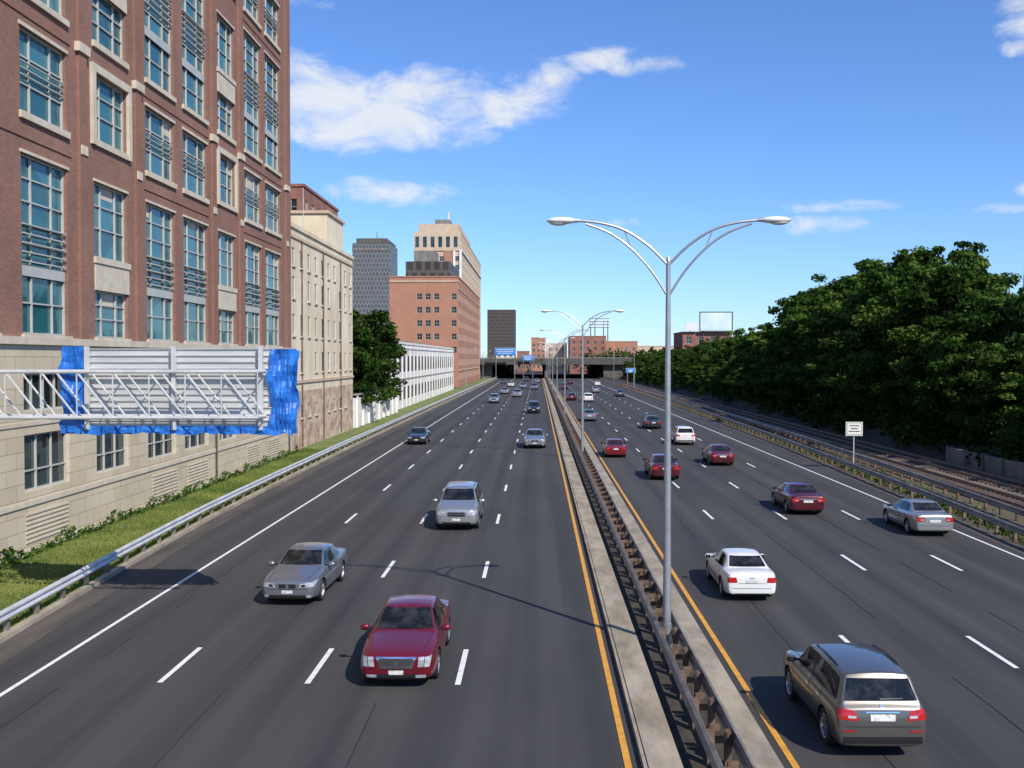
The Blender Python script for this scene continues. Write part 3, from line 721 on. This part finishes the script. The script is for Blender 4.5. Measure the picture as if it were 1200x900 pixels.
for i in range(240):
    x=rs.uniform(56,260) if i%3 else rs.uniform(26,60); y=rs.uniform(430,640) if x<80 else rs.uniform(330,640); B.append((x,y,rs.uniform(2,10),rs.uniform(2,4),60))
leafmass('distant_trees',B,['leafd','leafm'],[.5,.5],.9,4)

# ------------------------------------------------------------------ cars
def loft(st, creases):
    bm=bmesh.new(); cl=bm.edges.layers.float.new('crease_edge'); rings=[]
    for (y,w,zb,zs,wt,zt,zc) in st:
        half=[(0,zb),(w-.12,zb),(w-.025,zb+.09),(w,zb+(zs-zb)*.52),(w-.02,zs-.10),(w-.075,zs),(wt,zt),(wt*.55,zt+(zc-zt)*.75),(0,zc)]
        pts=half+[(-a,b) for a,b in half[-2:0:-1]]
        rings.append([bm.verts.new((a,y,b)) for a,b in pts])
    n=len(rings[0])
    for A,B in zip(rings,rings[1:]):
        for i in range(n):
            j=(i+1)%n; bm.faces.new((A[i],A[j],B[j],B[i]))
    bm.faces.new(rings[0]); bm.faces.new(rings[-1][::-1])
    bm.edges.ensure_lookup_table()
    idx={v:(i,j) for i,rg_ in enumerate(rings) for j,v in enumerate(rg_)}
    for e in bm.edges:
        (i,j),(k,l)=idx[e.verts[0]],idx[e.verts[1]]
        J=lambda q: q if q<=8 else 16-q
        if i==k and i in creases and min(J(j),J(l))>=5: e[cl]=creases[i]
        if i!=k and j==l:
            if J(j)==5: e[cl]=.5
            if J(j)==6: e[cl]=.45
            if J(j)==3: e[cl]=.25
    bmesh.ops.recalc_face_normals(bm,faces=bm.faces)
    me=bpy.data.meshes.new('loft'); bm.to_mesh(me); bm.free()
    return me

def make_car(kind):
    K=CARS[kind]; st=K['st']; me=loft(st,K['cr'])
    o=bpy.data.objects.new('tmp',me); COL.objects.link(o)
    s=o.modifiers.new('s','SUBSURF'); s.levels=3; s.render_levels=3
    dg=bpy.context.evaluated_depsgraph_get(); dg.update(); ev=o.evaluated_get(dg)
    bvh=BVHTree.FromObject(ev,dg)
    wr=K['wr']; ww_=K['hw']; cuts=[]
    for wy in (K['wf'],K['wrr']):
        for sd in (-1,1):
            c=MB(); c.tube([(sd*(ww_-.30),wy,wr+.01),(sd*(ww_+.3),wy,wr+.01)],wr+.055,'black',36)
            co=c.obj('cut'); cuts.append(co); bo=o.modifiers.new('b','BOOLEAN'); bo.object=co; bo.operation='DIFFERENCE'; bo.solver='EXACT'
    dg=bpy.context.evaluated_depsgraph_get(); dg.update(); ev=o.evaluated_get(dg); bmesh_body=bpy.data.meshes.new_from_object(ev)
    m=MB(); m.mi('paint')
    m.v=[tuple(v.co) for v in bmesh_body.vertices]
    for p in bmesh_body.polygons:
        m.f.append(tuple(p.vertices)); dark=False
        for wy in (K['wf'],K['wrr']):
            if all(math.hypot(bmesh_body.vertices[i].co.y-wy,bmesh_body.vertices[i].co.z-wr-.01)<wr+.058 for i in p.vertices) and abs(p.center.x)>ww_-.32: dark=True
        if p.center.z<.30 and p.normal.z<-.5: dark=True
        m.m.append(m.mi('black') if dark else 0)
    for x in cuts+[o]: bpy.data.objects.remove(x)
    def cast(view,a,b_,off):
        if view=='front': org,dr=Vector((a,10,b_)),Vector((0,-1,0))
        elif view=='rear': org,dr=Vector((a,-10,b_)),Vector((0,1,0))
        elif view=='r': org,dr=Vector((10,a,b_)),Vector((-1,0,0))
        elif view=='l': org,dr=Vector((-10,a,b_)),Vector((1,0,0))
        elif view=='top': org,dr=Vector((a,b_,10)),Vector((0,0,-1))
        loc,nor,_,_=bvh.ray_cast(org,dr)
        if loc is None:
            loc,nor,_,_=bvh.find_nearest(org+dr*(10-2.3))
        if nor.dot(dr)>0: nor=-nor
        return loc+nor*off
    def patch(view,Q,k,off=.006,n=10,mm=6):
        mi=m.mi(k); b0=len(m.v)
        for i in range(n+1):
            for j in range(mm+1):
                u=i/n; v=j/mm
                a=(Q[0][0]*(1-u)+Q[1][0]*u)*(1-v)+(Q[3][0]*(1-u)+Q[2][0]*u)*v
                c=(Q[0][1]*(1-u)+Q[1][1]*u)*(1-v)+(Q[3][1]*(1-u)+Q[2][1]*u)*v
                m.v.append(tuple(cast(view,a,c,off)))
        for i in range(n):
            for j in range(mm):
                m.f.append((b0+i*(mm+1)+j,b0+(i+1)*(mm+1)+j,b0+(i+1)*(mm+1)+j+1,b0+i*(mm+1)+j+1)); m.m.append(mi)
    def rect(x0,x1,z0,z1): return [(x0,z0),(x1,z0),(x1,z1),(x0,z1)]
    for view,Q,k,off,sym in K['p']:
        patch(view,Q,k,off)
        if sym:
            if view=='r': patch('l',Q,k,off)
            else: patch(view,[(-a,c) for a,c in Q],k,off)
    for a,z0,z1 in K['seams']:
        for v in 'rl': patch(v,rect(a-.007,a+.007,z0,z1),'black',.004,1,8)
    for s_ in (-1,1): patch('top',[(s_*.60,K['hood'][0]),(s_*.61,K['hood'][0]),(s_*.72,K['hood'][1]),(s_*.71,K['hood'][1])],'black',.004,1,8)
    # wipers on cowl
    patch('front',K['wiper'],'black',.02,6,1)
    for a,z in K['handles']:
        for v in 'rl': patch(v,rect(a-.09,a+.09,z-.014,z+.014),K.get('hk','chrome'),.02,3,1)
    mx,my,mz=K['mir']
    for sd in (-1,1):
        m.ell((sd*(mx+.1),my,mz+.03),(.12,.07,.085),'paint',12,8); m.box(min(sd*(mx-.12),sd*(mx+.05)),max(sd*(mx-.12),sd*(mx+.05)),my-.03,my+.03,mz-.02,mz+.03,'black')
        m.box(min(sd*(mx+.02),sd*(mx+.19)),max(sd*(mx+.02),sd*(mx+.19)),my-.078,my-.07,mz-.03,mz+.09,'carglass')
    def lathe(cy,sd,prof,k,n=28):
        b0=len(m.v); mi=m.mi(k)
        for (x,r_) in prof:
            for j in range(n):
                a=2*math.pi*j/n; m.v.append((sd*x,cy+r_*math.cos(a),wr+r_*math.sin(a)))
        for i in range(len(prof)-1):
            for j in range(n): m.f.append((b0+i*n+j,b0+i*n+(j+1)%n,b0+(i+1)*n+(j+1)%n,b0+(i+1)*n+j)); m.m.append(mi)
    for wy in (K['wf'],K['wrr']):
        for sd in (-1,1):
            xo=ww_-.02
            rr=wr*.68
            lathe(wy,sd,[(xo-.24,rr),(xo-.24,wr-.03),(xo-.20,wr),(xo-.03,wr),(xo,wr-.03),(xo-.005,rr+.02),(xo-.02,rr)],'tyre')
            lathe(wy,sd,[(xo-.02,rr+.003),(xo-.012,rr-.01),(xo-.04,rr-.03),(xo-.07,rr-.035)],'rim')
            lathe(wy,sd,[(xo-.075,rr),(xo-.075,.001)],'black')
            lathe(wy,sd,[(xo-.06,.055),(xo-.025,.05),(xo-.022,.001)],'rim',12)
            for s_ in range(K.get('spokes',7)):
                a=2*math.pi*s_/K.get('spokes',7)+.3; d=Vector((0,math.cos(a),math.sin(a))); t_=Vector((0,-math.sin(a),math.cos(a)))
                m.obox(Vector((sd*(xo-.055),wy,wr))+d*.04-t_*.028,Vector((sd*.03,0,0)),d*(rr-.06),t_*.056,'rim')
    for f in K.get('extra',[]): f(m)
    M.setdefault('paint',mat('paint_default',(.2,.2,.2)))
    return m.mesh('car_'+kind,angle=R(38))

def rc(x0,x1,z0,z1): return [(x0,z0),(x1,z0),(x1,z1),(x0,z1)]
SED=[(2.42,.66,.32,.68,.50,.72,.745),(2.37,.79,.21,.75,.62,.79,.815),(2.12,.89,.18,.81,.70,.85,.88),(1.5,.915,.17,.87,.73,.925,.965),(.98,.92,.17,.92,.72,.975,1.02),
     (.16,.92,.17,.94,.59,1.39,1.43),(-.45,.92,.17,.95,.60,1.43,1.475),(-1.05,.92,.17,.96,.58,1.39,1.43),(-1.72,.91,.17,.98,.68,1.03,1.07),(-2.18,.89,.19,.98,.66,1.02,1.05),(-2.38,.83,.22,.94,.62,.97,.995),(-2.43,.74,.30,.86,.54,.88,.895)]
SEDCR={0:.5,1:.4,4:.5,5:.35,7:.35,8:.5,9:.3,10:.5}
sidew=[('r',[(.80,.985),(-.36,.985),(-.36,1.365),(.17,1.335)],'carglass',.006,True),('r',[(-.45,.985),(-1.36,1.01),(-1.03,1.325),(-.45,1.365)],'carglass',.006,True),('r',rc(-.45,-.36,.985,1.365),'black',.005,True)]
scr=[('front',[(-.70,1.03),(.70,1.03),(.56,1.375),(-.56,1.375)],'carglass',.006,False),('rear',[(-.64,1.085),(.64,1.085),(.54,1.365),(-.54,1.365)],'carglass',.006,False)]
low=[('front',rc(-.58,.58,.27,.37),'black',.006,False),('rear',rc(-.6,.6,.24,.31),'black',.006,False),('r',rc(-1.05,.98,.19,.24),'black',.005,True)]
common=dict(wf=1.44,wrr=-1.40,wr=.335,hw=.92,hood=(2.25,1.05),wiper=[(-.5,1.035),(.2,1.05),(.2,1.062),(-.5,1.047)],seams=[(1.0,.30,.90),(-.41,.28,.93),(-1.12,.55,.94)],handles=[(-.25,.80),(-1.02,.82)],mir=(.90,.70,.98))
REAR_S=[('rear',[(.46,.70),(.80,.68),(.80,.87),(.46,.88)],'taillamp',.008,True),('rear',[(.50,.745),(.66,.74),(.66,.79),(.50,.795)],'headlamp',.012,True),('rear',rc(-.24,.24,.66,.78),'plate',.014,False),('rear',rc(-.82,.82,.50,.515),'black',.005,False),('rear',rc(-.44,.44,.82,.84),'chrome',.01,False)]
CARS={}
CARS['luxury']=dict(common,st=SED,cr=SEDCR,p=sidew+scr+low+REAR_S+[('front',[(-.36,.50),(.36,.50),(.46,.76),(-.46,.76)],'chrome',.008,False),('front',[(-.325,.53),(.325,.53),(.415,.735),(-.415,.735)],'black',.012,False)]+
   [('front',[(-.33-.09*q,.53+.205*q-.0),(.33+.09*q,.53+.205*q),(.33+.09*q,.555+.205*q),(-.33-.09*q,.555+.205*q)],'chrome',.017,False) for q in (.04,.24,.44,.64,.84)]+
   [('front',[(.50,.54),(.76,.54),(.80,.76),(.52,.76)],'headlamp',.008,True),('front',[(.63,.54),(.645,.54),(.67,.76),(.655,.76)],'black',.012,True),('front',rc(-.17,.17,.36,.46),'plate',.016,False),('front',rc(.45,.68,.29,.36),'headlamp',.012,True),('front',rc(-.74,.74,.475,.488),'black',.008,False),('front',rc(-.05,.05,.60,.67),'chrome',.022,False)])
CARS['sport']=dict(common,st=SED,cr=SEDCR,spokes=5,p=sidew+scr+low+REAR_S+[('front',rc(.03,.28,.57,.72),'chrome',.008,True),('front',rc(.05,.26,.59,.70),'black',.012,True),
   ('front',[(.36,.60),(.82,.63),(.86,.77),(.42,.72)],'headlamp',.008,True),('front',[(.44,.62),(.56,.63),(.57,.71),(.46,.70)],'black',.012,True),('front',rc(-.17,.17,.42,.52),'plate',.016,False),('front',rc(.60,.74,.29,.37),'headlamp',.012,True),('front',rc(-.76,.76,.545,.556),'black',.006,False)])
CARS['compact']=dict(common,st=SED,cr=SEDCR,hk='black',p=sidew+scr+low+[('front',rc(-.34,.34,.60,.70),'black',.008,False),('front',[(.40,.60),(.80,.62),(.83,.75),(.42,.72)],'headlamp',.008,True),
   ('front',rc(-.17,.17,.42,.52),'plate',.016,False),('rear',[(.50,.68),(.82,.67),(.82,.85),(.54,.86)],'taillamp',.008,True),('rear',rc(-.20,.20,.68,.79),'plate',.014,False),('rear',rc(-.47,.47,.645,.657),'black',.006,False),('rear',rc(-.82,.82,.47,.485),'black',.005,False),('rear',rc(-.09,.09,.82,.845),'chrome',.01,False),('r',rc(-1.05,.98,.52,.56),'black',.008,True)])
SUVS=[(2.33,.68,.42,.78,.52,.82,.84),(2.28,.82,.30,.88,.64,.93,.95),(2.05,.90,.25,.97,.71,1.02,1.045),(1.45,.93,.24,1.02,.76,1.08,1.12),(1.02,.935,.24,1.06,.76,1.12,1.165),
     (.40,.935,.24,1.08,.67,1.64,1.69),(-.5,.935,.24,1.09,.69,1.69,1.74),(-1.4,.935,.24,1.10,.69,1.68,1.73),(-1.98,.93,.24,1.11,.68,1.64,1.69),(-2.24,.92,.25,1.10,.79,1.14,1.16),(-2.34,.90,.28,.98,.77,1.02,1.04),(-2.39,.84,.36,.78,.66,.80,.81)]
SUVCR={0:.4,1:.3,4:.5,5:.35,8:.6,9:.4,10:.4}
def roofrails(m):
    for sd in (-1,1): m.tube([(sd*.62,.15,1.64),(sd*.63,0,1.695),(sd*.645,-.6,1.72),(sd*.645,-1.3,1.71),(sd*.635,-1.5,1.66)],.016,'black',6)
sidesuv=[('r',[(.90,1.13),(-.30,1.13),(-.30,1.60),(.42,1.57)],'carglass',.006,True),('r',[(-.39,1.13),(-1.25,1.13),(-1.25,1.60),(-.39,1.60)],'carglass',.006,True),('r',[(-1.33,1.14),(-2.02,1.17),(-1.86,1.56),(-1.33,1.59)],'carglass',.006,True),('r',rc(-.39,-.30,1.13,1.60),'black',.005,True),('r',rc(-1.33,-1.25,1.14,1.59),'black',.005,True)]
suvcommon=dict(cr=SUVCR,wf=1.42,wrr=-1.40,wr=.375,hw=.935,hood=(2.15,1.1),wiper=[(-.5,1.19),(.2,1.20),(.2,1.212),(-.5,1.202)],seams=[(1.05,.40,1.02),(-.34,.35,1.08),(-1.15,.62,1.08)],handles=[(-.2,.93),(-1.02,.94)],mir=(.92,.82,1.13),extra=[roofrails])
CARS['suv']=dict(suvcommon,st=SUVS,p=sidesuv+[('front',[(-.72,1.18),(.72,1.18),(.62,1.60),(-.62,1.60)],'carglass',.006,False),('rear',[(-.75,1.18),(.75,1.18),(.63,1.585),(-.63,1.585)],'carglass',.006,False),
   ('rear',[(.48,.82),(.89,.85),(.88,1.06),(.56,1.02)],'taillamp',.008,True),('rear',[(.54,.865),(.70,.875),(.70,.925),(.54,.915)],'headlamp',.012,True),('rear',rc(-.25,.25,.82,.95),'plate',.014,False),('rear',rc(-.34,.34,.975,1.0),'chrome',.01,False),('rear',rc(-.80,.80,.36,.50),'black',.006,False),('rear',rc(-.87,.87,.70,.712),'black',.005,False),
   ('rear',[(.55,.60),(.80,.60),(.80,.63),(.55,.63)],'taillamp',.012,True),('rear',rc(-.04,.04,1.06,1.12),'chrome',.012,False),('rear',[(-.02,1.20),(.45,1.215),(.45,1.23),(-.02,1.225)],'black',.02,False),('front',rc(.03,.28,.68,.84),'black',.01,True),('front',[(.40,.72),(.82,.74),(.85,.89),(.44,.86)],'headlamp',.008,True),('front',rc(-.62,.62,.40,.5),'black',.006,False),('front',rc(-.17,.17,.52,.62),'plate',.016,False),('r',rc(-1.0,1.0,.26,.36),'black',.006,True)])
VAN=[(2.36,.66,.36,.74,.50,.79,.82),(2.31,.82,.25,.84,.64,.90,.93),(2.1,.90,.21,.93,.73,.99,1.03),(1.65,.93,.20,.98,.77,1.06,1.11),(1.32,.94,.20,1.01,.76,1.10,1.16),
     (.35,.94,.20,1.03,.65,1.58,1.63),(-.5,.94,.20,1.04,.67,1.64,1.69),(-1.5,.94,.20,1.05,.66,1.62,1.67),(-2.05,.93,.20,1.06,.64,1.55,1.61),(-2.28,.91,.22,1.06,.74,1.12,1.14),(-2.37,.88,.26,.95,.72,.99,1.01),(-2.42,.80,.34,.78,.6,.80,.81)]
CARS['minivan']=dict(suvcommon,st=VAN,wr=.335,hw=.94,wf=1.5,mir=(.92,1.0,1.08),p=[(v,[(a*1.0,c-.055) for a,c in Q],k,o_,s_) for v,Q,k,o_,s_ in sidesuv]+[('front',[(-.72,1.17),(.72,1.17),(.60,1.55),(-.60,1.55)],'carglass',.006,False),('rear',[(-.70,1.14),(.70,1.14),(.585,1.49),(-.585,1.49)],'carglass',.006,False),
   ('rear',[(.62,.80),(.86,.80),(.84,1.06),(.66,1.06)],'taillamp',.008,True),('rear',rc(-.25,.25,.74,.87),'plate',.014,False),
   ('front',rc(-.36,.36,.62,.80),'black',.008,False),('front',rc(-.36,.36,.70,.735),'chrome',.016,False),('front',[(.42,.66),(.82,.69),(.87,.87),(.46,.80)],'headlamp',.008,True),('front',rc(-.17,.17,.44,.54),'plate',.016,False),('front',rc(-.6,.6,.28,.38),'black',.006,False)])
CM={}
def paint(name,c,metal=.35,rough=.28): return mat('paint_'+name,c,rough=rough,metal=metal,coat=.8)
P=dict(maroon=paint('maroon',(.19,.008,.022)),grey=paint('grey',(.25,.26,.29),.6),silver=paint('silver',(.45,.46,.46),.65),white=paint('white',(.78,.78,.75),0),
  taupe=paint('taupe',(.145,.137,.128),.55),dark=paint('dark',(.03,.035,.045),.3),red=paint('red',(.22,.01,.02),.3),dred=paint('dark_red',(.10,.008,.016),.3),lgrey=paint('light_grey',(.34,.35,.37),.6),blue=paint('blue',(.05,.08,.14),.5))
def car(kind,x,y,col,dirn,name=None,sc=1.0,yaw=0):
    if kind not in CM: CM[kind]=make_car(kind)
    name=name or {'suv':'suv','minivan':'minivan'}.get(kind,'sedan_car')
    o=bpy.data.objects.new(name,CM[kind]); COL.objects.link(o)
    o.material_slots[0].link='OBJECT'; o.material_slots[0].material=P[col]
    o.location=(x,y,.02); o.rotation_euler=(0,0,(math.pi if dirn<0 else 0)+R(yaw)); o.scale=(sc,sc,sc)
car('luxury',-3.4,26.9,'maroon',-1,sc=1.05); car('sport',-7.95,35.0,'grey',-1,yaw=-2,sc=1.03)
car('minivan',-3.75,49.6,'silver',-1,sc=1.1); car('compact',-11.2,96.5,'dark',-1); car('sport',-.25,92.8,'lgrey',-1,sc=1.08)
car('suv',-.55,150,'dark',-1); car('minivan',-7.8,184,'lgrey',-1); car('compact',-7.4,231,'silver',-1); car('minivan',-4.2,212,'silver',-1)
car('suv',-.9,262,'grey',-1); car('compact',-7.5,290,'white',-1); car('compact',-3.9,275,'lgrey',-1); car('sport',-11,330,'dark',-1); car('compact',-.2,340,'silver',-1); car('suv',-4,360,'dark',-1)
car('suv',6.80,22.6,'taupe',1,yaw=1,sc=.98); car('compact',7.02,35.8,'white',1,sc=.95); car('sport',17.75,48.4,'silver',1); car('luxury',13.75,54.6,'dred',1)
car('luxury',13.75,78.5,'dred',1); car('compact',8.4,69.5,'dred',1,sc=1.06); car('compact',6.3,84.5,'red',1,sc=.96); car('suv',13.6,96.5,'white',1,sc=.97)
car('compact',13.1,118,'dark',1); car('sport',6.6,132,'grey',1); car('suv',9.2,188,'white',1); car('compact',6.5,196,'dred',1); car('sport',17.2,215,'blue',1); car('compact',13.5,240,'silver',1); car('suv',7,265,'dark',1); car('compact',17.4,300,'white',1); car('compact',10,320,'dred',1)

# ------------------------------------------------------------------ light + sky
el,az=R(40),R(143.5)
sd=Vector((math.sin(az)*math.cos(el),math.cos(az)*math.cos(el),math.sin(el)))
L=bpy.data.lights.new('sun','SUN'); L.energy=5.0; L.angle=R(.5); L.color=(1,.92,.80)
lo=bpy.data.objects.new('sun',L); lo.rotation_euler=(-sd).to_track_quat('-Z','Y').to_euler(); lo.location=(30,-40,60); COL.objects.link(lo)
w=bpy.data.worlds.new('World'); scene.world=w; w.use_nodes=True; nt=w.node_tree; nt.nodes.clear()
out=nt.nodes.new('ShaderNodeOutputWorld'); bg=nt.nodes.new('ShaderNodeBackground'); bg.inputs['Strength'].default_value=.118
sk=nt.nodes.new('ShaderNodeTexSky'); sk.sky_type='NISHITA'; sk.sun_disc=False; sk.sun_elevation=el; sk.sun_rotation=az; sk.air_density=1.0; sk.dust_density=.1; sk.ozone_density=3.0
def mth(op,a,b=None,c=None,clamp=False):
    n=nt.nodes.new('ShaderNodeMath'); n.operation=op; n.use_clamp=clamp
    for i,x in enumerate((a,b,c)):
        if x is None: continue
        if isinstance(x,(int,float)): n.inputs[i].default_value=x
        else: nt.links.new(x,n.inputs[i])
    return n.outputs[0]
tc=nt.nodes.new('ShaderNodeTexCoord'); sp=nt.nodes.new('ShaderNodeSeparateXYZ'); nt.links.new(tc.outputs['Generated'],sp.inputs[0])
AZ=mth('ARCTAN2',sp.outputs[0],sp.outputs[1]); EL=mth('ARCSINE',sp.outputs[2])
def blob(x,y,rx,ry,amp=1.0):
    a0=math.atan((x-630)/1200); dd=math.hypot(x-630,1200); e0=math.atan((420-y)/dd)
    rx/=1200*(dd/1200)**2; ry/=dd
    u=mth('DIVIDE',mth('SUBTRACT',AZ,a0),rx); v=mth('DIVIDE',mth('SUBTRACT',EL,e0),ry)
    d=mth('ADD',mth('MULTIPLY',u,u),mth('MULTIPLY',v,v))
    return mth('MULTIPLY',mth('SUBTRACT',1,mth('MULTIPLY',d,.5)),amp)
acc=None
for b in ((390,128,80,44,1.2),(480,130,110,38,1.15),(560,118,90,30,.95),(625,90,45,20,.7),(350,105,60,38,1.0),(705,72,38,14,.95),(745,82,45,11,.9),(465,226,75,14,1.0),(425,216,30,9,.8),(960,266,42,11,.95),(990,243,60,8,.7),(1192,20,34,30,.9),(1185,62,28,9,.8),(1165,248,45,7,.8),(1200,226,20,9,.8),(725,262,22,6,.6),(570,155,30,9,.6),(350,5,40,9,.5)):
    q=blob(*b); acc=q if acc is None else mth('MAXIMUM',acc,q)
cv=nt.nodes.new('ShaderNodeCombineXYZ'); nt.links.new(AZ,cv.inputs[0]); nt.links.new(mth('MULTIPLY',EL,2.0),cv.inputs[1])
n1=nt.nodes.new('ShaderNodeTexNoise'); n1.inputs['Scale'].default_value=15; n1.inputs['Detail'].default_value=9; n1.inputs['Roughness'].default_value=.6; n1.inputs['Distortion'].default_value=.4
nt.links.new(cv.outputs[0],n1.inputs['Vector'])
den=mth('ADD',acc,mth('MULTIPLY',mth('SUBTRACT',n1.outputs['Fac'],.5),2.8))
mr=nt.nodes.new('ShaderNodeMapRange'); mr.interpolation_type='SMOOTHSTEP'; nt.links.new(den,mr.inputs['Value']); mr.inputs['From Min'].default_value=.25; mr.inputs['From Max'].default_value=1.25
fac=mth('MULTIPLY',mr.outputs[0],.9)
hs=nt.nodes.new('ShaderNodeVectorMath'); hs.operation='MULTIPLY'; hs.inputs[1].default_value=(.72,.98,1.42); nt.links.new(sk.outputs[0],hs.inputs[0])
mx=nt.nodes.new('ShaderNodeMix'); mx.data_type='RGBA'; nt.links.new(fac,mx.inputs['Factor']); nt.links.new(hs.outputs[0],mx.inputs['A']); mx.inputs['B'].default_value=(7.2,7.4,7.8,1)
nt.links.new(mx.outputs['Result'],bg.inputs[0]); nt.links.new(bg.outputs[0],out.inputs[0])

# ------------------------------------------------------------------ camera
cd=bpy.data.cameras.new('camera'); cd.lens=36; cd.sensor_width=36; cd.clip_end=9000; cd.clip_start=.1
co=bpy.data.objects.new('camera',cd); co.location=(0,0,8); co.rotation_euler=(R(90-1.43),0,R(1.43)); COL.objects.link(co); scene.camera=co
scene.view_settings.view_transform='Standard'; scene.view_settings.look='None'; scene.view_settings.exposure=0
